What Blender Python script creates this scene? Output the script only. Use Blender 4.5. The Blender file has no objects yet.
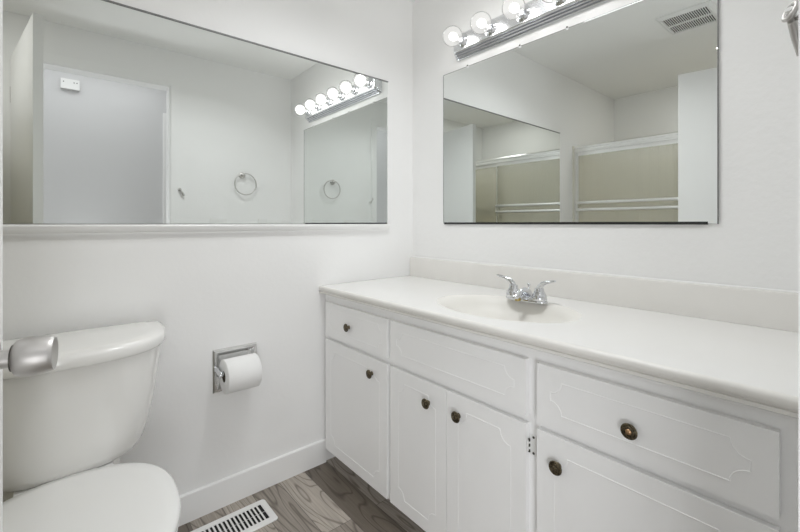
import bpy, bmesh, math, random
from mathutils import Vector, Matrix
random.seed(7)
PI = math.pi
C = bpy.context.scene.collection
S = bpy.context.scene

# ------------------------------------------------------------------ camera
cam_d = bpy.data.cameras.new('camera')
cam = bpy.data.objects.new('camera', cam_d); C.objects.link(cam)
cam_d.sensor_width = 36.0
cam_d.lens = 36.0 * 402 / 800
cam_d.shift_y = -42.3 / 800
cam_d.clip_start = 0.01
cam.location = (-1.448, -1.590, 1.065)
cam.rotation_euler = (PI / 2, 0, math.atan2(0.760, 0.650) - PI / 2)
S.camera = cam

# ------------------------------------------------------------------ world, view
w = bpy.data.worlds.new('world'); S.world = w; w.use_nodes = True
w.node_tree.nodes['Background'].inputs[0].default_value = (0.9, 0.95, 1.0, 1)
w.node_tree.nodes['Background'].inputs[1].default_value = 0.6
S.view_settings.view_transform = 'Standard'
S.view_settings.look = 'None'
S.view_settings.gamma = 1
S.view_settings.exposure = -0.04
S.view_settings.use_curve_mapping = False
S.cycles.max_bounces = 14
S.cycles.diffuse_bounces = 7
S.cycles.glossy_bounces = 8
S.cycles.transmission_bounces = 8
S.cycles.transparent_max_bounces = 12
S.cycles.sample_clamp_indirect = 6

BULB_W = 0.62        # one vanity bulb
def area(name, loc, rot, sx, sy, watts, col=(1, 1, 1), spread=180):
    l = bpy.data.lights.new(name, 'AREA'); l.shape = 'RECTANGLE'; l.size = sx; l.size_y = sy
    l.energy = watts; l.color = col; l.spread = math.radians(spread)
    o = bpy.data.objects.new(name, l); C.objects.link(o)
    o.location = loc; o.rotation_euler = rot
    return o
area('bathroom_ceiling_fill', (-0.72, -0.76, 2.235), (0, 0, 0), 0.35, 0.5, 6.2, (0.97, 0.985, 1.0), 140)  # added fill from above, out of view; no known fixture
area('hall_ceiling_fill', (-1.3, -2.12, 2.38), (0, 0, 0), 1.2, 0.6, 5.0, (0.98, 0.985, 1.0))  # unseen fill added over the hall, spilling through the doorway
area('hall_low_fill', (-1.78, -2.40, 0.55), (PI / 2, 0, math.radians(-34)), 1.0, 0.85, 17.5, (0.97, 0.985, 1.0))  # added low fill to brighten the cabinet fronts; no window here
area('tub_ceiling_fill', (-2.06, -0.955, 2.235), (0, 0, 0), 0.3, 0.06, 4.2, (1.0, 0.99, 0.97))  # added fill strip above the tub, hidden from both mirrors

# ------------------------------------------------------------------ materials
def mat(name, col, rough=0.5, metal=0.0, spec=0.5, coat=0.0):
    m = bpy.data.materials.new(name); m.use_nodes = True
    p = m.node_tree.nodes['Principled BSDF']
    p.inputs['Base Color'].default_value = (*col, 1)
    p.inputs['Roughness'].default_value = rough
    p.inputs['Metallic'].default_value = metal
    p.inputs['Specular IOR Level'].default_value = spec
    p.inputs['Coat Weight'].default_value = coat
    p.inputs['Coat Roughness'].default_value = 0.08
    return m
def nodes(m): return m.node_tree.nodes, m.node_tree.links, m.node_tree.nodes['Principled BSDF']
def bump(m, scale, dist, detail=3.0, strength=0.5, stretch=None):
    n, l, p = nodes(m)
    tc = n.new('ShaderNodeTexCoord'); t = n.new('ShaderNodeTexNoise'); b = n.new('ShaderNodeBump')
    t.inputs['Scale'].default_value = scale; t.inputs['Detail'].default_value = detail
    b.inputs['Strength'].default_value = strength; b.inputs['Distance'].default_value = dist
    if stretch:
        mp = n.new('ShaderNodeMapping'); mp.inputs['Scale'].default_value = stretch
        l.new(tc.outputs['Object'], mp.inputs[0]); l.new(mp.outputs[0], t.inputs['Vector'])
    else:
        l.new(tc.outputs['Object'], t.inputs['Vector'])
    l.new(t.outputs['Fac'], b.inputs['Height']); l.new(b.outputs[0], p.inputs['Normal'])
    return m
def tint(m, c1, c2, scale, detail=4):
    n, l, p = nodes(m)
    tc = n.new('ShaderNodeTexCoord'); t = n.new('ShaderNodeTexNoise'); r = n.new('ShaderNodeValToRGB')
    t.inputs['Scale'].default_value = scale; t.inputs['Detail'].default_value = detail
    r.color_ramp.elements[0].position = 0.35; r.color_ramp.elements[1].position = 0.65
    r.color_ramp.elements[0].color = (*c1, 1); r.color_ramp.elements[1].color = (*c2, 1)
    l.new(tc.outputs['Object'], t.inputs['Vector']); l.new(t.outputs['Fac'], r.inputs[0]); l.new(r.outputs[0], p.inputs['Base Color'])
    return m

M = {}
M['wall'] = bump(tint(mat('wall_paint', (.87, .87, .865), .55), (.862, .862, .857), (.878, .878, .873), 1.3), 60, .0012, 3, .35)
M['wall_tex'] = bump(tint(mat('wall_orange_peel', (.87, .87, .865), .5), (.862, .862, .857), (.878, .878, .873), 1.3), 45, .002, 3, .5)
M['ceiling'] = bump(mat('ceiling_paint', (.90, .90, .89), .7), 90, .001, 3, .3)
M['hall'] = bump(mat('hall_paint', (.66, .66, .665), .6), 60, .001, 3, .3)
M['trim'] = bump(mat('trim_gloss_paint', (.88, .88, .875), .3), 25, .0004, 2, .3)
M['cabinet'] = bump(tint(mat('cabinet_paint', (.90, .90, .90), .32), (.893, .893, .893), (.907, .907, .907), 5), 35, .0004, 3, .3, (1, 1, .25))
M['counter'] = tint(mat('cultured_marble', (.86, .855, .84), .16, coat=.3), (.855, .848, .832), (.865, .86, .848), 7)
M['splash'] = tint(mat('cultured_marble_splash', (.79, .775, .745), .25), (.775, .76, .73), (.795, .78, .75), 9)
M['basin'] = tint(mat('cultured_marble_basin', (.82, .803, .762), .42), (.812, .795, .754), (.828, .811, .770), 9)
M['plate'] = bump(mat('chrome_plate', (.74, .74, .735), .2, 1.0), 150, .00005, 2, .2)
M['porcelain'] = tint(mat('porcelain', (.85, .845, .825), .10, coat=.4), (.845, .84, .82), (.855, .85, .83), 3)
M['plastic'] = tint(mat('white_seat_plastic', (.85, .85, .84), .18, coat=.2), (.845, .845, .835), (.855, .855, .845), 4)
M['chrome'] = bump(mat('chrome', (.68, .69, .71), .06, 1.0), 200, .00003, 2, .2)
M['chrome_bar'] = bump(mat('chrome_bar', (.78, .79, .81), .24, 1.0), 200, .00003, 2, .2)
M['nickel'] = bump(mat('brushed_nickel', (.58, .565, .55), .44, 1.0), 120, .0002, 4, .4, (1, 12, 12))
M['dark_metal'] = mat('dark_shank', (.12, .11, .10), .5, 1.0)
M['bronze'] = tint(mat('antique_bronze', (.10, .085, .06), .38, .9), (.05, .042, .03), (.17, .14, .09), 260)
M['copper'] = tint(mat('worn_copper', (.55, .33, .18), .35, 1.0), (.45, .27, .14), (.62, .40, .24), 300)
M['brass_bit'] = mat('aerator_brass', (.42, .33, .12), .35, 1.0)
M['paper'] = bump(mat('tissue_paper', (.86, .86, .855), .9, spec=.1), 160, .0006, 2, .5)
M['cardboard'] = mat('cardboard_core', (.10, .08, .06), .9)
M['register'] = bump(mat('register_enamel', (.82, .82, .81), .35), 30, .0003, 2, .2)
M['duct'] = mat('vent_shade_screw_black', (.012, .012, .012), .9)  # near black: painted-in shade inside the vents, shared by the clip screws
M['tub'] = tint(mat('tub_enamel', (.74, .70, .58), .2), (.73, .69, .57), (.75, .71, .59), 3)
M['surround'] = tint(mat('tub_surround', (.80, .775, .69), .35), (.79, .765, .68), (.81, .785, .70), 3)
M['alu'] = bump(mat('shower_aluminium', (.88, .88, .87), .3, .9), 150, .0001, 3, .3, (8, 1, 8))
M['ivory'] = mat('ivory_strip', (.78, .76, .68), .4)
M['grille'] = mat('fan_grille_plastic', (.80, .80, .79), .4)
M['black'] = mat('black_edge', (.015, .015, .016), .4)
M['edge'] = mat('mirror_channel', (.22, .22, .22), .45, .3)
M['outlet'] = mat('switch_plate', (.84, .84, .83), .35)
M['gasket'] = mat('hinge_recess', (.05, .05, .04), .7)
# mirror
m = mat('silvered_mirror', (.86, .885, .87), .0, 1.0); M['mirror'] = m
n, l, p = nodes(m)
tc = n.new('ShaderNodeTexCoord'); t = n.new('ShaderNodeTexNoise'); t.inputs['Scale'].default_value = .6
r = n.new('ShaderNodeValToRGB'); r.color_ramp.elements[0].color = (.855, .882, .868, 1); r.color_ramp.elements[1].color = (.865, .888, .876, 1)
l.new(tc.outputs['Object'], t.inputs['Vector']); l.new(t.outputs['Fac'], r.inputs[0]); l.new(r.outputs[0], p.inputs['Base Color'])
# bulb globe: thin clear glass (transparent + fresnel gloss)
m = bpy.data.materials.new('bulb_glass'); m.use_nodes = True; M['bulb'] = m
n, l = m.node_tree.nodes, m.node_tree.links; n.clear()
out = n.new('ShaderNodeOutputMaterial'); mix = n.new('ShaderNodeMixShader'); mix2 = n.new('ShaderNodeMixShader')
tr = n.new('ShaderNodeBsdfTransparent'); gl = n.new('ShaderNodeBsdfGlossy'); gl.inputs['Roughness'].default_value = .02
lw = n.new('ShaderNodeLayerWeight'); lw.inputs['Blend'].default_value = .07
em = n.new('ShaderNodeEmission'); em.inputs[0].default_value = (1, .99, .96, 1); em.inputs[1].default_value = .95
mix2.inputs[0].default_value = .42
l.new(tr.outputs[0], mix2.inputs[1]); l.new(em.outputs[0], mix2.inputs[2])
l.new(lw.outputs['Fresnel'], mix.inputs[0]); l.new(mix2.outputs[0], mix.inputs[1]); l.new(gl.outputs[0], mix.inputs[2]); l.new(mix.outputs[0], out.inputs[0])
m = bpy.data.materials.new('bulb_glow'); m.use_nodes = True; M['glow'] = m
n, l = m.node_tree.nodes, m.node_tree.links; n.clear()
out = n.new('ShaderNodeOutputMaterial'); em = n.new('ShaderNodeEmission'); em.inputs[0].default_value = (1, .985, .95, 1); em.inputs[1].default_value = 4
l.new(em.outputs[0], out.inputs[0])
# reeded shower glass
m = bpy.data.materials.new('reeded_glass'); m.use_nodes = True; M['reeded'] = m
n, l = m.node_tree.nodes, m.node_tree.links; n.clear()
out = n.new('ShaderNodeOutputMaterial'); mix = n.new('ShaderNodeMixShader'); mixg = n.new('ShaderNodeMixShader')
tr = n.new('ShaderNodeBsdfTranslucent'); tr.inputs[0].default_value = (.88, .87, .81, 1)
rf = n.new('ShaderNodeBsdfTransparent'); rf.inputs[0].default_value = (.93, .92, .87, 1)
gl = n.new('ShaderNodeBsdfGlossy'); gl.inputs['Roughness'].default_value = .22; gl.inputs[0].default_value = (.9, .9, .86, 1)
tc = n.new('ShaderNodeTexCoord'); wv = n.new('ShaderNodeTexWave'); wv.bands_direction = 'Y'; wv.inputs['Scale'].default_value = 22
b = n.new('ShaderNodeBump'); b.inputs['Strength'].default_value = .6; b.inputs['Distance'].default_value = .002
l.new(tc.outputs['Object'], wv.inputs[0]); l.new(wv.outputs['Fac'], b.inputs['Height'])
l.new(b.outputs[0], gl.inputs['Normal']); l.new(b.outputs[0], tr.inputs['Normal'])
mix.inputs[0].default_value = .45; mixg.inputs[0].default_value = .24
l.new(rf.outputs[0], mix.inputs[1]); l.new(tr.outputs[0], mix.inputs[2])
l.new(mix.outputs[0], mixg.inputs[1]); l.new(gl.outputs[0], mixg.inputs[2]); l.new(mixg.outputs[0], out.inputs[0])
# vinyl plank floor
m = mat('vinyl_plank', (.3, .27, .25), .42); M['floor'] = m
n, l, p = nodes(m)
tc = n.new('ShaderNodeTexCoord'); sp = n.new('ShaderNodeSeparateXYZ'); l.new(tc.outputs['Object'], sp.inputs[0])
cb = n.new('ShaderNodeCombineXYZ')
ay = n.new('ShaderNodeMath'); ay.operation = 'ADD'; ay.inputs[1].default_value = 12.775
ax = n.new('ShaderNodeMath'); ax.operation = 'ADD'; ax.inputs[1].default_value = 7.807
l.new(sp.outputs['Y'], ay.inputs[0]); l.new(sp.outputs['X'], ax.inputs[0])
l.new(ay.outputs[0], cb.inputs[0]); l.new(ax.outputs[0], cb.inputs[1])
bk = n.new('ShaderNodeTexBrick'); l.new(cb.outputs[0], bk.inputs['Vector'])
bk.offset = .37; bk.offset_frequency = 2
bk.inputs['Color1'].default_value = (0, 0, 0, 1); bk.inputs['Color2'].default_value = (1, 1, 1, 1)
bk.inputs['Mortar'].default_value = (0, 0, 0, 1); bk.inputs['Scale'].default_value = 1
bk.inputs['Brick Width'].default_value = .62; bk.inputs['Row Height'].default_value = .112
bk.inputs['Mortar Size'].default_value = .0008; bk.inputs['Mortar Smooth'].default_value = .2
rv = n.new('ShaderNodeVectorMath'); rv.operation = 'SCALE'; rv.inputs['Scale'].default_value = 9.7
l.new(bk.outputs['Color'], rv.inputs[0])
st = n.new('ShaderNodeMapping'); st.inputs['Scale'].default_value = (1.8, 10.0, 1); l.new(cb.outputs[0], st.inputs[0])
av = n.new('ShaderNodeVectorMath'); l.new(st.outputs[0], av.inputs[0]); l.new(rv.outputs[0], av.inputs[1])
nz = n.new('ShaderNodeTexNoise'); nz.inputs['Scale'].default_value = 1.0; nz.inputs['Detail'].default_value = 1.5; nz.inputs['Roughness'].default_value = .4
l.new(av.outputs[0], nz.inputs['Vector'])
mu = n.new('ShaderNodeMath'); mu.operation = 'MULTIPLY'; mu.inputs[1].default_value = 24.0; l.new(nz.outputs['Fac'], mu.inputs[0])
fr = n.new('ShaderNodeMath'); fr.operation = 'PINGPONG'; fr.inputs[1].default_value = 1.0; l.new(mu.outputs[0], fr.inputs[0])
gr = n.new('ShaderNodeValToRGB'); l.new(fr.outputs[0], gr.inputs[0])
e = gr.color_ramp.elements; e[0].position = 0.0; e[0].color = (.46, .44, .42, 1); e[1].position = .30; e[1].color = (1, 1, 1, 1)
fs = n.new('ShaderNodeMapping'); fs.inputs['Scale'].default_value = (6, 150, 1); l.new(cb.outputs[0], fs.inputs[0])
fn = n.new('ShaderNodeTexNoise'); fn.inputs['Scale'].default_value = 1.0; fn.inputs['Detail'].default_value = 5; l.new(fs.outputs[0], fn.inputs['Vector'])
fc = n.new('ShaderNodeValToRGB'); fc.color_ramp.elements[0].color = (.66, .66, .66, 1); fc.color_ramp.elements[1].color = (1.0, 1.0, 1.0, 1)
fc.color_ramp.elements[0].position = .3; fc.color_ramp.elements[1].position = .7
l.new(fn.outputs['Fac'], fc.inputs[0])
pc = n.new('ShaderNodeValToRGB'); l.new(bk.outputs['Color'], pc.inputs[0])
pc.color_ramp.elements[0].color = (.165, .138, .110, 1); pc.color_ramp.elements[1].color = (.55, .495, .435, 1)
def mul(a, b_):
    x = n.new('ShaderNodeMix'); x.data_type = 'RGBA'; x.blend_type = 'MULTIPLY'; x.inputs[0].default_value = 1
    l.new(a, x.inputs[6]); l.new(b_, x.inputs[7]); return x.outputs[2]
c1 = mul(pc.outputs[0], gr.outputs[0]); c2 = mul(c1, fc.outputs[0])
mm = n.new('ShaderNodeMix'); mm.data_type = 'RGBA'; l.new(bk.outputs['Fac'], mm.inputs[0]); l.new(c2, mm.inputs[6]); mm.inputs[7].default_value = (.06, .055, .05, 1)
l.new(mm.outputs[2], p.inputs['Base Color'])
bp = n.new('ShaderNodeBump'); bp.inputs['Strength'].default_value = .25; bp.inputs['Distance'].default_value = .0006
l.new(fn.outputs['Fac'], bp.inputs['Height']); l.new(bp.outputs[0], p.inputs['Normal'])

# ------------------------------------------------------------------ mesh helpers
def B(): return bmesh.new()
def add_box(bm, x0, x1, y0, y1, z0, z1, mtx=None):
    x0, x1 = sorted((x0, x1)); y0, y1 = sorted((y0, y1)); z0, z1 = sorted((z0, z1))
    v = [bm.verts.new((x, y, z)) for z in (z0, z1) for y in (y0, y1) for x in (x0, x1)]
    if mtx:
        for q in v: q.co = mtx @ q.co
    f = [(0, 2, 3, 1), (4, 5, 7, 6), (0, 1, 5, 4), (2, 6, 7, 3), (0, 4, 6, 2), (1, 3, 7, 5)]
    return [bm.faces.new([v[i] for i in q]) for q in f]
def bevel_all(bm, r, seg=2, ang=35):
    ed = [e for e in bm.edges if len(e.link_faces) == 2 and e.calc_face_angle() > math.radians(ang)]
    bmesh.ops.bevel(bm, geom=ed, offset=r, segments=seg, affect='EDGES', profile=.6, clamp_overlap=True)
def frame_axes(d):
    d = Vector(d).normalized(); a = Vector((0, 0, 1)) if abs(d.z) < .9 else Vector((1, 0, 0))
    u = d.cross(a).normalized(); return u, d.cross(u).normalized()
def add_tube(bm, pts, rad, n=12, caps=True, closed=False):
    pts = [Vector(q) for q in pts]; N = len(pts)
    rads = rad if isinstance(rad, (list, tuple)) else [rad] * N
    rings = []; u = None
    for i, q in enumerate(pts):
        if closed: d = pts[(i + 1) % N] - pts[i - 1]
        else: d = pts[min(i + 1, N - 1)] - pts[max(i - 1, 0)]
        d.normalize()
        if u is None: u, v = frame_axes(d)
        else:
            u = (u - d * u.dot(d)).normalized()
        v = d.cross(u)
        rr = rads[i]; rr = rr if isinstance(rr, (tuple, list)) else (rr, rr)
        rings.append([bm.verts.new(q + u * math.cos(2 * PI * k / n) * rr[0] + v * math.sin(2 * PI * k / n) * rr[1]) for k in range(n)])
    for i in range(N if closed else N - 1):
        a, b = rings[i], rings[(i + 1) % N]
        for k in range(n): bm.faces.new((a[k], a[(k + 1) % n], b[(k + 1) % n], b[k]))
    if caps and not closed:
        bm.faces.new(rings[0][::-1]); bm.faces.new(rings[-1])
def add_lathe(bm, origin, axis, prof, n=32):
    """prof: list of (radius, distance along axis)"""
    o = Vector(origin); d = Vector(axis).normalized(); u, v = frame_axes(d); rings = []
    for r, t in prof:
        c = o + d * t
        if r < 1e-6: rings.append([bm.verts.new(c)])
        else: rings.append([bm.verts.new(c + u * math.cos(2 * PI * k / n) * r + v * math.sin(2 * PI * k / n) * r) for k in range(n)])
    for a, b in zip(rings, rings[1:]):
        for k in range(n):
            k2 = (k + 1) % n
            if len(a) == 1 and len(b) == 1: continue
            if len(a) == 1: bm.faces.new((a[0], b[k2], b[k]))
            elif len(b) == 1: bm.faces.new((a[k], a[k2], b[0]))
            else: bm.faces.new((a[k], a[k2], b[k2], b[k]))
    for ring, flip in ((rings[0], True), (rings[-1], False)):
        if len(ring) > 1: bm.faces.new(ring[::-1] if flip else ring)
def add_loft(bm, loops, cap0=True, cap1=True):
    rs = [[bm.verts.new(q) for q in lp] for lp in loops]; n = len(rs[0])
    for a, b in zip(rs, rs[1:]):
        for k in range(n): bm.faces.new((a[k], a[(k + 1) % n], b[(k + 1) % n], b[k]))
    if cap0: bm.faces.new(rs[0][::-1])
    if cap1: bm.faces.new(rs[-1])
    return rs
def add_prism(bm, prof, y0, y1):
    """prof: closed (x,z) outline extruded along y"""
    add_loft(bm, [[(x, y0, z) for x, z in prof], [(x, y1, z) for x, z in prof]])
def obj(name, bm, m, parent=None, smooth=None, loc=None):
    bmesh.ops.recalc_face_normals(bm, faces=bm.faces)
    me = bpy.data.meshes.new(name); bm.to_mesh(me); bm.free()
    for k in ([m] if not isinstance(m, (list, tuple)) else m): me.materials.append(k)
    if smooth is not None:
        for p_ in me.polygons: p_.use_smooth = True
        me.set_sharp_from_angle(angle=math.radians(smooth))
    o = bpy.data.objects.new(name, me); C.objects.link(o)
    if loc: o.location = loc
    if parent: set_parent(o, parent)
    return o
def world(o):
    m = Matrix.LocRotScale(o.location, o.rotation_euler, o.scale)
    return world(o.parent) @ o.matrix_parent_inverse @ m if o.parent else m
def set_parent(o, parent):
    # children are modelled in world coordinates: keep them where they are
    o.parent = parent; o.matrix_parent_inverse = world(parent).inverted()
def thing(name, label, cat, loc=(0, 0, 0), group=None):
    o = bpy.data.objects.new(name, None); C.objects.link(o); o.location = loc; o.empty_display_size = .05
    return tag(o, label, cat, group)
def tag(o, label, cat, group=None):
    o['label'] = label; o['category'] = cat
    if group: o['group'] = group
    return o
def struct(name, bm, m, parent=None, smooth=None):
    o = obj(name, bm, m, parent, smooth)
    if not parent: o['kind'] = 'structure'
    return o
def bx(*a, r=0, seg=2):
    bm = B(); add_box(bm, *a)
    if r: bevel_all(bm, r, seg)
    return bm

# ------------------------------------------------------------------ room shell
YD = -1.552            # room face of the door wall
ZC = 2.25
XL = -2.62
DX0, DX1, DZ = -1.622, -0.884, 2.0       # doorway opening
HY = -2.60             # far wall of the hall
struct('floor', bx(XL - .1, 1.1, -2.72, .1, -.06, 0), M['floor'])
struct('ceiling', bx(XL - .1, .1, YD, .1, ZC, ZC + .06), M['ceiling'])
struct('ceiling_hall', bx(XL - .1, 1.1, -2.72, YD, 2.40, 2.46), M['ceiling'])
struct('wall_back', bx(XL - .1, .1, 0, .1, 0, ZC), M['wall'])
struct('wall_right', bx(0, .1, YD, 0, 0, ZC), M['wall_tex'])
struct('wall_left', bx(XL - .1, XL, YD, 0, 0, ZC), M['wall'])
bm = B()
add_box(bm, XL - .1, DX0 - .018, YD - .11, YD, 0, 2.40); add_box(bm, DX1 + .018, 1.1, YD - .11, YD, 0, 2.40); add_box(bm, DX0 - .018, DX1 + .018, YD - .11, YD, DZ + .018, 2.40)
struct('wall_front', bm, M['wall'])
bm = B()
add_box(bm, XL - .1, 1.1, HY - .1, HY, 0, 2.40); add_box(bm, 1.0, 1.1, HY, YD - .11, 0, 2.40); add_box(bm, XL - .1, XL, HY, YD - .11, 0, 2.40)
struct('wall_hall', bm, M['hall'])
# door lining with stop
bm = B()
for a, b_ in ((DX0 - .018, DX0), (DX1, DX1 + .018)): add_box(bm, a, b_, YD - .11, YD, 0, DZ)
add_box(bm, DX0 - .018, DX1 + .018, YD - .11, YD, DZ, DZ + .018)
struct('trim_1', bm, M['trim'])
# casing on the room side (mitred)
def casing(x0, x1, zt, y0, y1, w_, name):
    bm = B()
    o = [(x0 - w_, 0), (x0 - w_, zt + w_), (x1 + w_, zt + w_), (x1 + w_, 0)]; i = [(x0, 0), (x0, zt), (x1, zt), (x1, 0)]
    for k in range(3):
        q = [o[k], o[k + 1], i[k + 1], i[k]]
        add_loft(bm, [[(x, y0, z) for x, z in q], [(x, y1, z) for x, z in q]])
    bevel_all(bm, .003, 2)
    return struct(name, bm, M['trim'])
casing(DX0 - .006, DX1 + .006, DZ + .006, YD, YD + .009, .055, 'trim_2')
casing(-0.70, 0.05, 2.01, HY, HY + .014, .055, 'trim_3')
d2 = struct('door_2', bx(-0.695, 0.045, HY + .001, HY + .006, 0.01, 2.005), M['trim'])
bm = B(); add_lathe(bm, (-.63, HY + .006, .93), (0, 1, 0), [(.032, 0), (.032, .006), (.012, .01), (.012, .03), (.026, .036), (.028, .05), (.02, .062), (0, .064)], 24)
obj('door_knob', bm, M['nickel'], d2, 40)
# baseboard
def base_prof(s=1): return [(0, 0), (.011, 0), (.011, .098), (.009, .101), (0, .102)]
bm = B(); pr_ = base_prof(); add_loft(bm, [[(-1.80, -a, z) for a, z in pr_], [(-.531, -a, z) for a, z in pr_]])
struct('baseboard_back', bm, M['trim'])
bm = B(); add_loft(bm, [[(-0.815, YD + a, z) for a, z in pr_], [(-.54, YD + a, z) for a, z in pr_]])
struct('baseboard_front', bm, M['trim'])
bm = B(); add_loft(bm, [[(XL, HY + a, z) for a, z in pr_], [(-.757, HY + a, z) for a, z in pr_]])
struct('baseboard_hall', bm, M['trim'])
# ledge under the long mirror
bm = B()
pf = [(0, 1.030), (.012, 1.030), (.012, 1.036), (.019, 1.042), (.023, 1.058), (.020, 1.0625), (0, 1.063)]
add_loft(bm, [[(-1.60, -a, z) for a, z in pf], [(-.172, -a, z) for a, z in pf]])
struct('trim_4', bm, M['trim'], smooth=40)

# ------------------------------------------------------------------ entrance door (open into the room)
hx, hy = -1.632, YD + .004; LW = .745; TH = .035
ang = math.asin(0.172)
door = thing('door_1', 'open white flush door at the left edge of the photo', 'door', (hx, hy, 0)); del door['label']; del door['category']; door['kind'] = 'structure'
DM = Matrix.Translation((hx, hy, 0)) @ Matrix.Rotation(-ang, 4, 'Z')     # local +y = hinge to latch, +x = face with the visible knob
bm = B(); add_box(bm, -TH, 0, 0, LW, .012, 1.99); bevel_all(bm, .0015, 1)
bmesh.ops.transform(bm, matrix=DM, verts=bm.verts); obj('door_leaf', bm, M['trim'], door)
KZ, KY = .893, LW - .06
for sgn in (1, -1):
    bm = B(); ox = 0 if sgn == 1 else -TH
    add_lathe(bm, (ox, KY, KZ), (sgn, 0, 0), [(.031, 0), (.033, .002), (.031, .006), (.014, .009)], 32)
    bmesh.ops.transform(bm, matrix=DM, verts=bm.verts); ro = obj('rosette', bm, M['nickel'], door, 40)
    bm = B()
    add_lathe(bm, (ox, KY, KZ), (sgn, 0, 0), [(.0115, .006), (.0115, .024), (.0160, .0242), (.0160, .0255), (.0185, .0257), (.0218, .0280), (.0242, .032), (.0253, .037), (.0255, .044), (.0247, .052), (.0228, .0610), (.0215, .0652), (.0208, .0660), (.0195, .0655), (.0160, .0625), (.010, .0605), (0, .0600)], 40)
    bmesh.ops.transform(bm, matrix=DM, verts=bm.verts); kn = obj('door_knob', bm, M['nickel'], door, 50)
    bm = B(); add_lathe(bm, (ox, KY, KZ), (sgn, 0, 0), [(.0167, .0235), (.0167, .0256)], 32)
    bmesh.ops.transform(bm, matrix=DM, verts=bm.verts); obj('knob_collar', bm, M['dark_metal'], kn, 40)
for hz in (1.785, 1.0, .22):
    bm = B(); add_box(bm, -TH - .002, .002, -.003, .001, hz - .045, hz + .045)
    add_tube(bm, [(.004, -.002, hz - .046), (.004, -.002, hz + .046)], .0055, 12)
    bmesh.ops.transform(bm, matrix=DM, verts=bm.verts); obj('hinge', bm, M['nickel'], door, 40)

# ------------------------------------------------------------------ mirrors
MT = -0.008   # yaw of the long mirror (rad): its right end stands a little off the wall
ML = 1.380
lm = thing('wall_mirror', 'long rectangular mirror above the toilet, resting on a white ledge', 'mirror', (-.187, -.004, 1.065))
MX = Matrix.Translation((-.187, -.002 + MT * ML, 0)) @ Matrix.Rotation(MT, 4, 'Z')
bm = B(); add_box(bm, -ML, 0, -.006, 0, 1.065, 1.773); bmesh.ops.transform(bm, matrix=MX, verts=bm.verts)
obj('mirror_glass', bm, M['mirror'], lm)
bm = B(); add_box(bm, -ML, .003, -.010, 0, 1.773, 1.7775); bmesh.ops.transform(bm, matrix=MX, verts=bm.verts)
obj('top_channel', bm, M['edge'], lm)
bm = B(); add_box(bm, 0, .007, -.009, 0, 1.065, 1.778); bevel_all(bm, .001, 1); bmesh.ops.transform(bm, matrix=MX, verts=bm.verts)
obj('side_strip', bm, M['trim'], lm)
bm = B(); add_loft(bm, [[(-.187, -.0005, z), (-.187, .002 + MT * ML - .002, z), (-.187 - ML + .01, -.002, z), (-.187 - ML + .01, -.0005, z)] for z in (1.066, 1.772)])
obj('backing', bm, M['trim'], lm)

vm = thing('wall_mirror', 'rectangular frameless mirror above the vanity counter, under the bulb bar', 'mirror', (-.004, -.77, 1.065))
obj('mirror_glass', bx(-.006, -.0005, -1.305, -.233, 1.066, 1.790), M['mirror'], vm)
bm = B(); add_box(bm, -.0075, -.0003, -1.283, -.238, 1.0625, 1.0712); obj('bottom_edge', bm, M['black'], vm)
bm = B(); add_box(bm, -.0068, 0, -1.308, -1.3052, 1.064, 1.791); obj('side_edge', bm, M['edge'], vm)
bm = B(); add_box(bm, -.0068, 0, -1.305, -.233, 1.790, 1.7915); add_box(bm, -.0068, 0, -.2328, -.2312, 1.066, 1.7915); obj('glass_edge', bm, M['edge'], vm)
for cy_ in (-.385, -.86, -.66, -1.15):
    bm = B(); add_box(bm, -.009, 0, cy_ - .0045, cy_ + .0045, 1.784, 1.7975); bevel_all(bm, .002, 2)
    k = obj('mirror_clip', bm, M['outlet'], vm, 40)
    bm = B(); add_lathe(bm, (-.009, cy_, 1.7935), (-1, 0, 0), [(.0034, 0), (.0034, .0012), (0, .0016)], 12); obj('screw', bm, M['duct'], k)

# ------------------------------------------------------------------ vanity cabinet
FX = -.531; PX = -.548     # frame face, door face
VE = -1.520
van = thing('vanity_cabinet', 'long white painted vanity cabinet with dark round knobs under the cream countertop', 'cabinet', (-.27, -.77, 0))
bm = B()
add_box(bm, FX + .018, -.004, -.016, -.004, .09, .755); add_box(bm, FX + .018, -.004, VE, VE + .012, .09, .755)
add_box(bm, FX + .018, -.004, VE + .012, -.016, .09, .105); add_box(bm, -.010, -.004, VE + .012, -.016, .105, .755)
obj('carcass', bm, M['cabinet'], van)
bm = B()
add_box(bm, FX, FX + .018, -.040, -.004, .09, .755)
add_box(bm, FX, FX + .018, -.487, -.461, .09, .755)
add_box(bm, FX, FX + .018, -1.060, -1.022, .09, .755)
add_box(bm, FX, FX + .018, VE, -1.487, .09, .755)
for y0, y1 in ((-.461, -.040), (-1.022, -.487), (-1.487, -1.060)):
    add_box(bm, FX + .0003, FX + .018, y0, y1, .70, .755); add_box(bm, FX + .0003, FX + .018, y0, y1, .552, .587); add_box(bm, FX + .0003, FX + .018, y0, y1, .09, .115)
obj('face_frame', bm, M['cabinet'], van)
obj('toe_kick', bx(-.470, -.455, VE, -.004, 0, .09), M['cabinet'], van)
obj('filler_strip', bx(FX + .002, -.004, YD + .001, VE - .0005, .09, .755), M['cabinet'], van)
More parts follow.
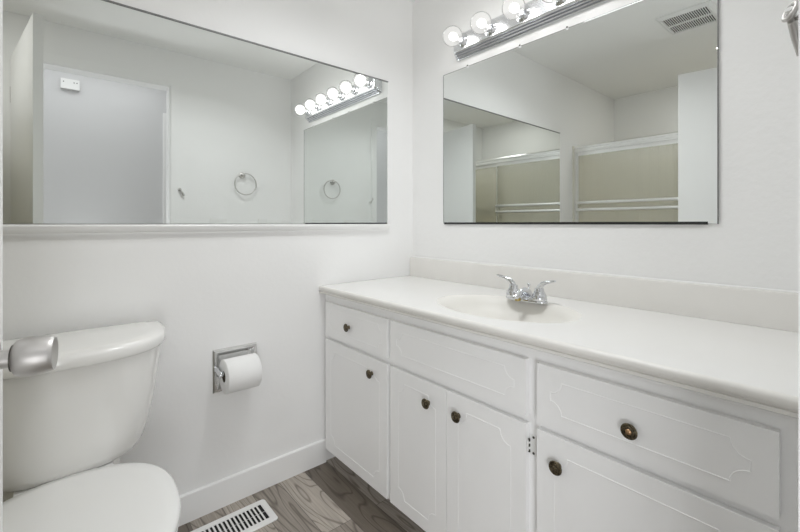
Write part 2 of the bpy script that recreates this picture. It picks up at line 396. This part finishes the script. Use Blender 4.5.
def plaque(bm, y0, y1, z0, z1, r, x):
    """routed ornament: a rectangle with concave, stepped corners"""
    def corner(cy_, cz, sy, sz):
        a = []
        s = .006
        a.append((cy_ + sy * (r + s), cz)); a.append((cy_ + sy * r, cz))
        for k in range(0, 9):
            t = (k / 8) * PI / 2
            a.append((cy_ + sy * (r * math.cos(t) * .95 ), cz + sz * r * math.sin(t) * .95))
        a.append((cy_, cz + sz * r)); a.append((cy_, cz + sz * (r + s)))
        return a
    pts = corner(y0, z0, 1, 1)[::-1] + corner(y1, z0, -1, 1) + corner(y1, z1, -1, -1)[::-1] + corner(y0, z1, 1, -1)
    add_tube(bm, [(x, a, b_) for a, b_ in pts], (.0014), 8, closed=True)
def knob(y, z, parent, hot=False):
    y -= .006
    bm = B()
    add_lathe(bm, (PX, y, z), (-1, 0, 0), [(.008, 0), (.0060, .002), (.0052, .004), (.0052, .009), (.0110, .0115), (.0158, .0130), (.0164, .0145), (.0156, .0163), (.0142, .0170), (.0132, .0160), (.0115, .0162), (.0108, .0174), (.0088, .0180), (.0078, .0168), (.0062, .0170)], 32)
    k = obj('knob', bm, M['bronze'], parent, 30)
    bm = B(); add_lathe(bm, (PX - .0168, y, z), (-1, 0, 0), [(.0060, 0), (.0052, .0016), (.0030, .0028), (0, .0032)], 24)
    obj('knob_center', bm, M['copper'] if hot else M['bronze'], k, 40)
def front(name, y0, y1, z0, z1, mar, r, orn=True):
    bm = B(); add_box(bm, PX, FX - .0005, y0, y1, z0, z1); bevel_all(bm, .003, 3)
    if orn: plaque(bm, y0 + mar, y1 - mar, z0 + mar * .95, z1 - mar * .95, r, PX + .0004)
    return obj(name, bm, M['cabinet'], van, 40)
ZD0, ZD1, ZW0, ZW1 = .078, .560, .5795, .7225
dr = front('drawer', -.465, -.033, ZW0, ZW1, .030, .022); knob(-.214, .646, dr)
front('false_drawer_front', -1.026, -.483, ZW0, ZW1, .035, .030)
dr = front('drawer', -1.493, -1.056, ZW0, ZW1, .035, .030); knob(-1.265, .642, dr, True)
dd = front('door', -.465, -.033, ZD0, ZD1, .045, .035); knob(-.370, .504, dd)
dd = front('door', -.7535, -.483, ZD0, ZD1, .045, .035); knob(-.671, .496, dd)
dd = front('door', -1.026, -.7555, ZD0, ZD1, .045, .035); knob(-.797, .500, dd)
hinge_doors = [(dd, -1.026, -1)]
dd = front('door', -1.493, -1.056, ZD0, ZD1, .045, .035); knob(-1.106, .494, dd)
for d_, hy_, s_ in hinge_doors:
    for hz in (.506, .15):
        bm = B(); add_box(bm, FX - .0025, FX - .0003, hy_ - .004, hy_ - .020, hz - .026, hz + .026); bevel_all(bm, .001, 1)
        add_box(bm, PX + .002, FX - .002, hy_ - .0045, hy_ - .0015, hz - .014, hz + .014)
        h_ = obj('hinge', bm, M['register'], d_)
        bm = B()
        for sz in (-.020, .020): add_lathe(bm, (FX - .0024, hy_ - .013, hz + sz), (-1, 0, 0), [(.0032, 0), (.0030, .001), (0, .0013)], 12)
        for sz in (-.014, 0, .013): add_tube(bm, [(FX - .009, hy_ - .0045, hz + sz - .003), (FX - .009, hy_ - .0045, hz + sz + .003)], .0028, 10)
        obj('screw', bm, M['gasket'], h_)

# ------------------------------------------------------------------ countertop with basin
ZT = .790
top = thing('vanity_countertop', 'cream cultured marble vanity countertop with moulded oval basin and backsplash', 'countertop', (-.28, -.77, .757))
bc = Vector((-.318, -.795)); RA, RB = .178, .252     # rim half axes in x and y
X0, X1, Y0, Y1 = -.552, -.022, YD + .001, -.001
angs = sorted(set([2 * PI * k / 96 for k in range(96)] + [math.atan2(y - bc.y, x - bc.x) % (2 * PI) for x in (X0, X1) for y in (Y0, Y1)]))
bm = B(); inner = []; outer = []
for a in angs:
    dx, dy = math.cos(a), math.sin(a)
    ts = []
    if dx > 1e-9: ts.append((X1 - bc.x) / dx)
    if dx < -1e-9: ts.append((X0 - bc.x) / dx)
    if dy > 1e-9: ts.append((Y1 - bc.y) / dy)
    if dy < -1e-9: ts.append((Y0 - bc.y) / dy)
    t = min(ts); outer.append(bm.verts.new((bc.x + dx * t, bc.y + dy * t, ZT)))
    k = 1 / math.sqrt((dx / RA) ** 2 + (dy / RB) ** 2); inner.append(bm.verts.new((bc.x + dx * k, bc.y + dy * k, ZT)))
N = len(angs)
for i in range(N): j = (i + 1) % N; bm.faces.new((inner[i], inner[j], outer[j], outer[i]))
# underside lip around the hole
low = [bm.verts.new((v.co.x, v.co.y, ZT - .006)) for v in inner]
for i in range(N): j = (i + 1) % N; bm.faces.new((inner[j], inner[i], low[i], low[j]))
# front edge: bullnose, groove, lower lip (profile in x,z, front to back)
prof = [(X0, ZT), (-.5575, ZT - .0006), (-.561, ZT - .003), (-.5628, ZT - .007), (-.5628, ZT - .0165), (-.5610, ZT - .0195), (-.5565, ZT - .0205), (-.5565, ZT - .0235), (-.5600, ZT - .0245), (-.5600, ZT - .0315), (-.558, ZT - .033), (-.40, ZT - .033)]
bmesh.ops.remove_doubles(bm, verts=bm.verts, dist=.0002)
obj('counter_slab', bm, M['counter'], top, 40)
bm = B()
r0 = [bm.verts.new((x, Y0, z)) for x, z in prof]; r1 = [bm.verts.new((x, Y1, z)) for x, z in prof]
for a in range(len(prof) - 1): bm.faces.new((r0[a], r0[a + 1], r1[a + 1], r1[a]))
obj('front_edge', bm, M['splash'], top, 40)  # same marble as the top; darker tone puts side-facing shade into its colour
bm = B(); loops = []
for s, dz in ((1.0, 0), (.98, -.0015), (.95, -.0035), (.92, -.006), (.90, -.009), (.875, -.012), (.83, -.026), (.76, -.044), (.66, -.060), (.50, -.074), (.33, -.082), (.15, -.085), (.085, -.0855)):
    ox = .02 * (1 - s)
    loops.append([(bc.x + ox + RA * s * math.cos(a), bc.y + RB * s * math.sin(a) * (1 if s > .2 else RA / RB * s / .085 * .085 / s), ZT + dz) for a in angs])
add_loft(bm, loops, False, True)
bas = obj('sink_basin', bm, M['basin'], top, 80)
bm = B(); add_lathe(bm, (bc.x + .018, bc.y, ZT - .0850), (0, 0, 1), [(.022, 0), (.022, .002), (.018, .0035), (.012, .0025), (0, .004)], 24); obj('drain', bm, M['chrome'], top, 40)
bm = B()
pf = [(-.001, .757), (-.020, .757), (-.020, ZT), (-.022, ZT + .0005), (-.0205, ZT + .005), (-.0195, ZT + .090), (-.0165, ZT + .096), (-.011, ZT + .098), (-.001, ZT + .098)]
add_prism(bm, pf, YD + .001, -.001)
obj('backsplash', bm, M['splash'], top, 30)
bm = B(); add_tube(bm, [(-.0035, YD + .002, ZT + .0985), (-.0035, -.002, ZT + .0985)], .0035, 8); obj('caulk_bead', bm, M['trim'], top, 60)

# ------------------------------------------------------------------ faucet
FXC, FYC = -.170, -.790
fau = thing('faucet', 'chrome two-lever bathroom faucet behind the oval basin', 'faucet', (FXC, FYC, ZT))
bm = B(); loops = []
for s, z in ((1.0, 0), (1.0, .004), (.95, .009), (.86, .014), (.70, .017)):
    loops.append([(FXC + .027 * s * math.copysign(abs(math.cos(a)) ** .8, math.cos(a)), FYC + .080 * (s * .35 + .65) * math.copysign(abs(math.sin(a)) ** .7, math.sin(a)), ZT + .0005 + z) for a in [2 * PI * k / 40 for k in range(40)]])
add_loft(bm, loops)
obj('base', bm, M['chrome'], fau, 50)
for sg in (1, -1):
    hy_ = FYC + sg * .052
    bm = B(); add_lathe(bm, (FXC, hy_, ZT + .010), (0, 0, 1), [(.0255, 0), (.0255, .008), (.0235, .017), (.0195, .025), (.0165, .030), (.0155, .037), (.0140, .041), (.0, .043)], 28)
    add_tube(bm, [(FXC, hy_, ZT + .043), (FXC - .001, hy_ + sg * .004, ZT + .056), (FXC - .004, hy_ + sg * .016, ZT + .069), (FXC - .007, hy_ + sg * .034, ZT + .0755), (FXC - .010, hy_ + sg * .054, ZT + .079 if sg > 0 else ZT + .080), (FXC - .011, hy_ + sg * .064, ZT + .082)],
             [(.0125, .0125), (.0105, .0105), (.0085, .0085), (.0055, .0075), (.0045, .0075), (.003, .005)], 14)
    obj('lever_handle', bm, M['chrome'], fau, 50)
bm = B()
add_tube(bm, [(FXC + .010, FYC, ZT + .008), (FXC + .004, FYC, ZT + .024), (FXC - .012, FYC, ZT + .030), (FXC - .034, FYC, ZT + .028), (FXC - .054, FYC, ZT + .022), (FXC - .064, FYC, ZT + .016)],
         [(.021, .023), (.017, .022), (.013, .019), (.011, .0165), (.010, .015), (.006, .011)], 18)
sp_ = obj('spout', bm, M['chrome'], fau, 60)
bm = B(); add_lathe(bm, (FXC - .052, FYC, ZT + .015), (0, 0, -1), [(.010, 0), (.0105, .003), (.0105, .008), (.008, .009), (0, .009)], 20); obj('aerator', bm, M['brass_bit'], sp_, 40)
bm = B(); add_tube(bm, [(FXC + .018, FYC, ZT + .014), (FXC + .018, FYC, ZT + .052)], .0025, 10); add_lathe(bm, (FXC + .018, FYC, ZT + .050), (0, 0, 1), [(.003, 0), (.0055, .003), (.0055, .007), (.003, .010), (0, .011)], 16); obj('lift_rod', bm, M['chrome'], fau, 50)

# ------------------------------------------------------------------ vanity light bar
LB = thing('vanity_light', 'chrome strip light with six clear round bulbs above the vanity mirror', 'light fixture', (-.03, -.795, 1.815))
zc = 1.893
half = [(0, -.060), (-.010, -.060), (-.012, -.057), (-.008, -.053), (-.019, -.053), (-.022, -.0495), (-.016, -.0455), (-.028, -.0455), (-.031, -.042), (-.025, -.038), (-.036, -.038), (-.040, -.034), (-.042, -.030)]
pf = [(x, zc + z) for x, z in half] + [(x, zc - z) for x, z in half[::-1]]
bm = B(); loops = []
add_prism(bm, pf, -1.212, -.338)
obj('back_plate', bm, M['chrome_bar'], LB, 25)
for ye, s in ((-.338, 1), (-1.212, -1)):
    bm = B(); loops = []
    for k in range(9):
        t = k / 8 * PI / 2 * .999
        loops.append([(x * max(.02, math.cos(t)) , ye + s * .026 * math.sin(t), zc + (z - zc) * (1 - .10 * (1 - math.cos(t)))) for x, z in pf])
    add_loft(bm, loops, True, True); obj('end_cap', bm, M['chrome_bar'], LB, 25)
for k in range(6):
    by, bz = -.381 - .157 * k, 1.900
    bm = B(); add_lathe(bm, (-.041, by, bz), (-1, 0, 0), [(.033, 0), (.033, .002), (.027, .005), (.0215, .007), (.0195, .009), (.0195, .015), (.021, .016), (.021, .020), (.0185, .021), (.017, .023)], 28)
    obj('socket', bm, M['chrome'], LB, 40)
    bm = B(); R_ = .0435; c0 = .106
    prof = [(.0140, .061), (.0150, .064)] + [(R_ * math.sin(t), c0 - R_ * math.cos(t)) for t in [math.radians(d) for d in range(26, 181, 7)]]
    prof[-1] = (0, c0 + R_)
    add_lathe(bm, (0, by, bz), (-1, 0, 0), prof, 36)
    bulb = obj('light_bulb', bm, M['bulb'], LB, 60)
    bm = B(); add_lathe(bm, (0, by, bz), (-1, 0, 0), [(.004, .064), (.006, .074), (.013, .084), (.018, .096), (.0175, .108), (.011, .118), (0, .122)], 20)
    obj('glowing_core', bm, M['glow'], bulb, 60)
    ld = bpy.data.lights.new('bulb_lamp', 'POINT'); ld.energy = BULB_W; ld.shadow_soft_size = .03; ld.color = (1, .99, .97)
    lo = bpy.data.objects.new('bulb_lamp', ld); C.objects.link(lo); lo.location = (-.106, by, bz)

# ------------------------------------------------------------------ toilet
TX = -1.428
toi = thing('toilet', 'white porcelain toilet with closed lid against the wall under the long mirror', 'toilet', (TX, -.40, 0))
def tank_loop(hw, yf, yb, z, n_=2.85, K=40):
    lp = []
    ym = yb - .10 * (yb - yf)
    for k in range(K + 1):
        a = PI * k / K; c_, s_ = math.cos(a), math.sin(a)
        lp.append((TX + hw * math.copysign(abs(c_) ** (2 / n_), c_), ym + (yf - ym) * abs(s_) ** (2 / n_), z))
    lp.append((TX - hw * .97, yb, z)); lp.append((TX + hw * .97, yb, z))
    return lp
bm = B()
ls = [tank_loop(.135, -.245, -.06, .417), tank_loop(.160, -.268, -.055, .419), tank_loop(.178, -.279, -.05, .428), tank_loop(.190, -.285, -.046, .445), tank_loop(.203, -.290, -.043, .49), tank_loop(.217, -.296, -.04, .56), tank_loop(.228, -.302, -.038, .64), tank_loop(.235, -.306, -.036, .706)]
add_loft(bm, ls); obj('tank', bm, M['porcelain'], toi, 50)
bm = B()
ls = [tank_loop(a_, b_, c_, z_ - .016) for a_, b_, c_, z_ in ((.231, -.303, -.036, .7225), (.243, -.316, -.031, .724), (.246, -.319, -.030, .730), (.246, -.319, -.030, .747), (.243, -.316, -.031, .755), (.232, -.305, -.036, .7595), (.20, -.275, -.05, .761))]
add_loft(bm, ls); obj('tank_lid', bm, M['porcelain'], toi, 60)
def egg(hw, yb, yf, z, K=56, nb=2.35):
    """toilet-seat outline: squarish at the back, oval in front"""
    ym = yb + (yf - yb) * .42; lp = []
    for k in range(K):
        a = 2 * PI * k / K; c_, s_ = math.cos(a), math.sin(a)
        n_ = nb if s_ > 0 else 2.1
        x = TX + .004 + hw * math.copysign(abs(c_) ** (2 / n_), c_); y = ym + ((yb - ym) if s_ > 0 else (ym - yf)) * math.copysign(abs(s_) ** (2 / n_), s_)
        lp.append((x, y, z))
    return lp
bm = B()
ls = [egg(.105, -.13, -.60, 0), egg(.108, -.13, -.60, .02), egg(.095, -.15, -.56, .05), egg(.095, -.15, -.54, .15), egg(.115, -.13, -.58, .22), egg(.150, -.18, -.66, .29), egg(.176, -.24, -.72, .345), egg(.186, -.272, -.740, .375), egg(.188, -.275, -.743, .388), egg(.182, -.28, -.738, .392)]
add_loft(bm, ls); obj('bowl', bm, M['porcelain'], toi, 50)
bm = B(); add_loft(bm, [tank_loop(.10, -.24, -.09, .25), tank_loop(.125, -.27, -.07, .36), tank_loop(.130, -.275, -.065, .40), tank_loop(.124, -.262, -.07, .4172)]); obj('tank_deck', bm, M['porcelain'], toi, 50)
bm = B()
ls = [egg(.190, -.285, -.752, .3925), egg(.197, -.279, -.760, .396), egg(.198, -.278, -.762, .406), egg(.194, -.283, -.757, .411)]
add_loft(bm, ls); obj('seat', bm, M['plastic'], toi, 60)
bm = B()
ls = [egg(.192, -.284, -.755, .4125), egg(.199, -.277, -.762, .415), egg(.2005, -.2755, -.7635, .421), egg(.199, -.277, -.762, .428), egg(.193, -.283, -.756, .4325), egg(.17, -.305, -.73, .4345), egg(.10, -.37, -.65, .436)]
add_loft(bm, ls); obj('seat_lid', bm, M['plastic'], toi, 60)
for sx in (-.075, .075):
    bm = B(); add_box(bm, TX + sx - .022, TX + sx + .022, -.279, -.255, .392, .422); bevel_all(bm, .005, 2); obj('seat_hinge', bm, M['plastic'], toi, 40)
for sx in (-.10, .10):
    bm = B(); add_lathe(bm, (TX + sx * 1.1, -.46, .018), (0, 0, 1), [(.012, 0), (.011, .012), (0, .018)], 16); obj('bolt_cap', bm, M['plastic'], toi, 40)
bm = B(); add_lathe(bm, (TX - .17, -.286, .66), (0, -1, 0), [(.014, 0), (.014, .006), (.008, .010), (.008, .016), (0, .017)], 20)
add_tube(bm, [(TX - .17, -.300, .66), (TX - .155, -.303, .658), (TX - .142, -.304, .655)], [(.005, .007), (.005, .008), (.004, .006)], 10); obj('flush_lever', bm, M['chrome'], toi, 40)

# ------------------------------------------------------------------ toilet paper holder and roll
tp = thing('toilet_paper_holder', 'square chrome toilet paper holder mounted on the wall beside the toilet', 'toilet paper holder', (-.924, -.002, .513))
hx0, hx1, hz0, hz1 = -1.006, -.842, .434, .594
bm = B()
def ring_rect(a, y): return [(hx0 + a, y, hz0 + a), (hx1 - a, y, hz0 + a), (hx1 - a, y, hz1 - a), (hx0 + a, y, hz1 - a)]
add_loft(bm, [ring_rect(0, -.001), ring_rect(0, -.006), ring_rect(.004, -.011), ring_rect(.012, -.011), ring_rect(.016, -.008), ring_rect(.024, -.0025)], True, True)
obj('wall_plate', bm, M['plate'], tp)
RZ, RY = .519, -.066
for x, s in ((hx0 + .010, 1), (hx1 - .018, -1)):
    bm = B(); add_tube(bm, [(x, -.008, RZ + .004), (x - s * .002, -.030, RZ + .006), (x - s * .002, -.052, RZ + .002), (x, RY, RZ)], [(.007, .014), (.006, .012), (.005, .011), (.005, .011)], 14)
    add_lathe(bm, (x - s * .005, RY, RZ), (s, 0, 0), [(0, 0), (.012, .001), (.013, .004), (.012, .008)], 20)
    obj('arm', bm, M['chrome'], tp, 50)
bm = B(); add_tube(bm, [(hx0 + .016, RY, RZ), (hx1 - .016, RY, RZ)], .0085, 16); obj('roller', bm, M['chrome'], tp, 50)
R0, R1, xa, xb = .0195, .061, -.986, -.867
bm = B(); n_ = 48; rr = [(xa, R0), (xa, R1 - .002), (xa + .002, R1), (xb - .002, R1), (xb, R1 - .002), (xb, R0)]
rings = [[bm.verts.new((x, RY + r_ * math.cos(2 * PI * k / n_), RZ - .010 + r_ * math.sin(2 * PI * k / n_))) for k in range(n_)] for x, r_ in rr]
for i in range(len(rr) - 1):
    for k in range(n_): bm.faces.new((rings[i][k], rings[i][(k + 1) % n_], rings[i + 1][(k + 1) % n_], rings[i + 1][k]))
ts = [math.radians(d) for d in range(150, 246, 8)]
roll = obj('toilet_paper_roll', bm, M['paper'], None, 50); tag(roll, 'roll of white toilet paper hanging on the square chrome holder', 'toilet paper')
bm = B()
a_ = [[bm.verts.new((x, RY + r_ * math.cos(2 * PI * k / n_), RZ - .010 + r_ * math.sin(2 * PI * k / n_))) for k in range(n_)] for x, r_ in ((xa, R0), (xb, R0), (xb, R0 - .0012), (xa, R0 - .0012))]
for i in range(4):
    for k in range(n_): bm.faces.new((a_[i][k], a_[i][(k + 1) % n_], a_[(i + 1) % 4][(k + 1) % n_], a_[(i + 1) % 4][k]))
obj('cardboard_core', bm, M['cardboard'], roll, 50)

# ------------------------------------------------------------------ floor register
reg = thing('floor_register', 'white metal floor vent set in the plank floor beside the toilet', 'floor vent', (-.99, -.133, 0))
rx0, rx1, ry0, ry1 = -1.145, -.838, -.205, -.068
bm = B()
def rloop(a, z, r_):
    x0, x1, y0, y1 = rx0 + a, rx1 - a, ry0 + a, ry1 - a; lp = []
    for cx_, cy_, s0 in ((x1 - r_, y1 - r_, 0), (x0 + r_, y1 - r_, 1), (x0 + r_, y0 + r_, 2), (x1 - r_, y0 + r_, 3)):
        for k in range(5): t = (s0 + k / 4) * PI / 2; lp.append((cx_ + r_ * math.cos(t), cy_ + r_ * math.sin(t), z))
    return lp
add_loft(bm, [rloop(0, .0005, .012), rloop(0, .003, .012), rloop(.003, .006, .010), rloop(.022, .0065, .004), rloop(.024, .0035, .003)], True, False)
obj('frame', bm, M['register'], reg, 40)
obj('vent_shade_plate', bx(rx0 + .023, rx1 - .023, ry0 + .023, ry1 - .023, .0008, .0018), M['duct'], reg)  # black plate painted as the shade below the slats
bm = B(); x = rx0 + .030
while x < rx1 - .026:
    mt = Matrix.Translation((x, 0, .0042)) @ Matrix.Rotation(math.radians(20), 4, 'Y')
    add_box(bm, -.0036, .0036, ry0 + .022, ry1 - .022, -.0007, .0007, mt); x += .0140
o_ = obj('slats', bm, M['register'], reg)
bm = B(); add_tube(bm, [(rx0 + .024, (ry0 + ry1) / 2, .0022), (rx1 - .024, (ry0 + ry1) / 2, .0022)], .0006, 8); obj('tie_rod', bm, M['register'], reg)

# ------------------------------------------------------------------ towel ring on the door wall
tr_ = thing('towel_ring', 'round brushed nickel towel ring seen in the long mirror, on the wall past the doorway', 'towel ring', (-.398, YD, 1.43))
bm = B(); add_lathe(bm, (-.398, YD, 1.432), (0, 1, 0), [(.024, 0), (.024, .004), (.019, .008), (.011, .011), (.010, .020), (.013, .024), (.013, .032), (.009, .036), (0, .037)], 28); obj('post', bm, M['nickel'], tr_, 40)
bm = B(); add_tube(bm, [(-.380 + .080 * math.cos(2 * PI * k / 48), YD + .028, 1.365 + .080 * math.sin(2 * PI * k / 48)) for k in range(48)], .0042, 10, closed=True); obj('ring', bm, M['nickel'], tr_, 60)

# ------------------------------------------------------------------ hook and eye on the door casing
ha = thing('hook_latch', 'small brushed metal hook in a round eye at the right edge of the photo', 'hook', (-.832, YD + .009, 1.292))
ec = Vector((-.825, -1.5325, 1.302))
bm = B(); u_ = Vector((.55, -.75, -.35)).normalized(); a_, b2 = frame_axes(u_)
add_tube(bm, [ec + a_ * .0088 * math.cos(2 * PI * k / 32) + b2 * .0088 * math.sin(2 * PI * k / 32) for k in range(32)], .0026, 10, closed=True)
add_tube(bm, [ec + Vector((.004, -.004, -.008)), (-.832, YD + .0085, 1.292)], .0024, 10)
obj('eye', bm, M['nickel'], ha, 60)
bm = B(); add_tube(bm, [ec + Vector((-.001, .001, .003)), ec + Vector((.008, -.0015, -.005)), ec + Vector((.018, -.0036, -.016)), ec + Vector((.028, -.0056, -.030)), ec + Vector((.034, -.0066, -.042))], [.0042, .0048, .005, .005, .0035], 14); obj('hook_rod', bm, M['alu'], ha, 60)
bm = B(); add_tube(bm, [ec + Vector((.000, .0, -.0110)), ec + Vector((.006, -.001, -.0125)), ec + Vector((.014, -.003, -.026)), ec + Vector((.024, -.0056, -.044))], [.003, .0042, .0044, .003], 14); obj('hook_shank', bm, M['nickel'], ha, 60)

# ------------------------------------------------------------------ ceiling exhaust fan
ef = thing('exhaust_fan_grille', 'white slotted exhaust fan grille on the ceiling, seen in the vanity mirror', 'ceiling vent', (-1.335, -.915, ZC))
ex0, ex1, ey0, ey1 = -1.475, -1.195, -1.045, -.785
bm = B()
def eloop(a, z): return [(ex0 + a, ey0 + a, z), (ex1 - a, ey0 + a, z), (ex1 - a, ey1 - a, z), (ex0 + a, ey1 - a, z)]
add_loft(bm, [eloop(0, ZC - .0005), eloop(0, ZC - .004), eloop(.012, ZC - .018), eloop(.022, ZC - .019), eloop(.024, ZC - .012)], True, False)
obj('frame', bm, M['grille'], ef)
obj('fan_shade_plate', bx(ex0 + .022, ex1 - .022, ey0 + .022, ey1 - .022, ZC - .0105, ZC - .008), M['duct'], ef)  # flat black sheet stands in for the shaded fan housing
bm = B()
for k in range(21):
    y = ey0 + .026 + k * (ey1 - ey0 - .052) / 20
    add_box(bm, ex0 + .022, ex1 - .022, y - .0018, y + .0018, ZC - .018, ZC - .013)
add_box(bm, (ex0 + ex1) / 2 - .008, (ex0 + ex1) / 2 + .008, ey0 + .022, ey1 - .022, ZC - .0185, ZC - .013)
obj('slats', bm, M['grille'], ef)

# ------------------------------------------------------------------ tub, surround, sliding shower doors
SX = -1.835
struct('wall_surround', (lambda b_: (add_box(b_, XL, XL + .006, YD + .0005, -.0005, .40, 1.66), add_box(b_, XL + .006, SX - .03, -.006, -.0005, .40, 1.66), add_box(b_, XL + .006, SX - .03, YD + .0005, YD + .006, .40, 1.66), b_)[-1])(B()), M['surround'])
tub = thing('bathtub', 'ivory bathtub behind the sliding ribbed shower doors', 'bathtub', (-2.22, -.77, 0))
bm = B()
def tloop(x0, x1, y0, y1, z, r_):
    lp = []
    for cx_, cy_, s0 in ((x1 - r_, y1 - r_, 0), (x0 + r_, y1 - r_, 1), (x0 + r_, y0 + r_, 2), (x1 - r_, y0 + r_, 3)):
        for k in range(7): t = (s0 + k / 6) * PI / 2; lp.append((cx_ + r_ * math.cos(t), cy_ + r_ * math.sin(t), z))
    return lp
ty0, ty1 = YD + .008, -.008; tx0, tx1 = XL + .008, -1.80
add_loft(bm, [tloop(tx0, tx1, ty0, ty1, 0, .01), tloop(tx0, tx1, ty0, ty1, .37, .01), tloop(tx0 + .006, tx1 - .006, ty0 + .006, ty1 - .006, .38, .01), tloop(tx0 + .07, tx1 - .09, ty0 + .07, ty1 - .07, .38, .10), tloop(tx0 + .085, tx1 - .105, ty0 + .09, ty1 - .09, .355, .11), tloop(tx0 + .12, tx1 - .14, ty0 + .16, ty1 - .14, .08, .13), tloop(tx0 + .16, tx1 - .18, ty0 + .22, ty1 - .20, .06, .12)], True, True)
obj('tub_shell', bm, M['tub'], tub, 45)
bm = B(); add_lathe(bm, (-2.22, YD + .25, .0605), (0, 0, 1), [(.03, 0), (.028, .003), (.012, .002), (0, .003)], 24); obj('drain', bm, M['chrome'], tub, 40)
sd = thing('shower_door', 'sliding ribbed glass shower doors in an aluminium frame, seen in the vanity mirror', 'shower door', (SX, -.77, .381))
bm = B()
pf = [(SX - .028, 1.648), (SX - .028, 1.695), (SX - .020, 1.703), (SX + .012, 1.703), (SX + .026, 1.692), (SX + .026, 1.680), (SX + .020, 1.678), (SX + .020, 1.664), (SX + .028, 1.660), (SX + .028, 1.648), (SX + .022, 1.648), (SX + .022, 1.658), (SX - .022, 1.658), (SX - .022, 1.648)]
add_prism(bm, pf, YD + .003, -.003); obj('header', bm, M['alu'], sd)
for y0, y1 in ((-.025, -.003), (YD + .003, YD + .025)):
    bm = B(); add_box(bm, SX - .026, SX + .026, y0, y1, .4075, 1.647); bevel_all(bm, .003, 1); obj('jamb', bm, M['alu'], sd)
for y0, y1 in ((-.007, -.001), (YD + .001, YD + .007)):
    bm = B(); add_box(bm, SX + .0265, SX + .048, y0, y1, .3815, 1.703); obj('wall_strip', bm, M['ivory'], sd)
bm = B(); add_box(bm, SX - .030, SX + .030, YD + .008, -.008, .3815, .392); add_box(bm, SX - .030, SX - .026, YD + .008, -.008, .392, .407); add_box(bm, SX + .026, SX + .030, YD + .008, -.008, .392, .407); obj('bottom_track', bm, M['alu'], sd)
def panel(y0, y1, xo, bars):
    bm = B(); add_box(bm, xo - .003, xo + .003, y0, y1, .405, 1.640); pn = obj('glass_panel', bm, M['reeded'], sd)
    bm = B()
    for a, b_ in ((y0, y0 + .008), (y1 - .008, y1)): add_box(bm, xo - .006, xo + .006, a, b_, .400, 1.645)
    add_box(bm, xo - .007, xo + .007, y0, y1, 1.620, 1.646); add_box(bm, xo - .007, xo + .007, y0, y1, .396, .420)
    obj('panel_frame', bm, M['alu'], pn)
    if bars:
        bm = B(); xr = xo + bars * .042
        for z in (1.235, 1.178): add_tube(bm, [(xr, y0 + .02, z), (xr, y1 - .008, z)], .0125, 16)
        for y in (y0 + .02, y1 - .012):
            add_box(bm, min(xo + bars * .004, xr), max(xo + bars * .004, xr), y - .006, y + .006, 1.165, 1.248)
        obj('towel_bar', bm, M['alu'], pn, 40)
panel(-.775, -.027, SX + .011, 1)
panel(YD + .027, -.735, SX - .012, -1)
# ------------------------------------------------------------------ small wall things
ch = thing('door_chime', 'small white chime box high on the hall wall beyond the doorway', 'door chime', (-1.404, HY, 2.18))
bm = B(); add_box(bm, -1.462, -1.346, HY + .0005, HY + .035, 2.137, 2.215); bevel_all(bm, .004, 2); obj('case', bm, M['outlet'], ch, 40)
for x in (-1.445, -1.38, -1.362):
    bm = B(); add_lathe(bm, (x, HY + .0348, 2.19), (0, 1, 0), [(.004, 0), (.004, .0015), (0, .002)], 12); obj('screw', bm, M['gasket'], ch)
def plate(x0, x1, label, nm, cat):
    t_ = thing(nm, label, cat, ((x0 + x1) / 2, YD, 1.045))
    bm = B(); add_box(bm, x0, x1, YD + .0005, YD + .006, .985, 1.102); bevel_all(bm, .002, 2); obj('cover_plate', bm, M['outlet'], t_, 40)
    return t_
t_ = plate(-.625, -.510, 'double white light switch plate on the door wall nearer the doorway', 'light_switch', 'light switch')
for x in (-.592, -.546):
    bm = B(); add_box(bm, x - .005, x + .005, YD + .006, YD + .014, 1.034, 1.056); bevel_all(bm, .002, 1); obj('toggle', bm, M['outlet'], t_)
t_ = plate(-.275, -.205, 'white outlet plate on the door wall close to the vanity corner', 'wall_outlet', 'outlet')
for z in (1.022, 1.066):
    bm = B(); add_box(bm, -.257, -.223, YD + .006, YD + .008, z - .014, z + .014); bevel_all(bm, .004, 2); obj('socket', bm, M['outlet'], t_, 40)
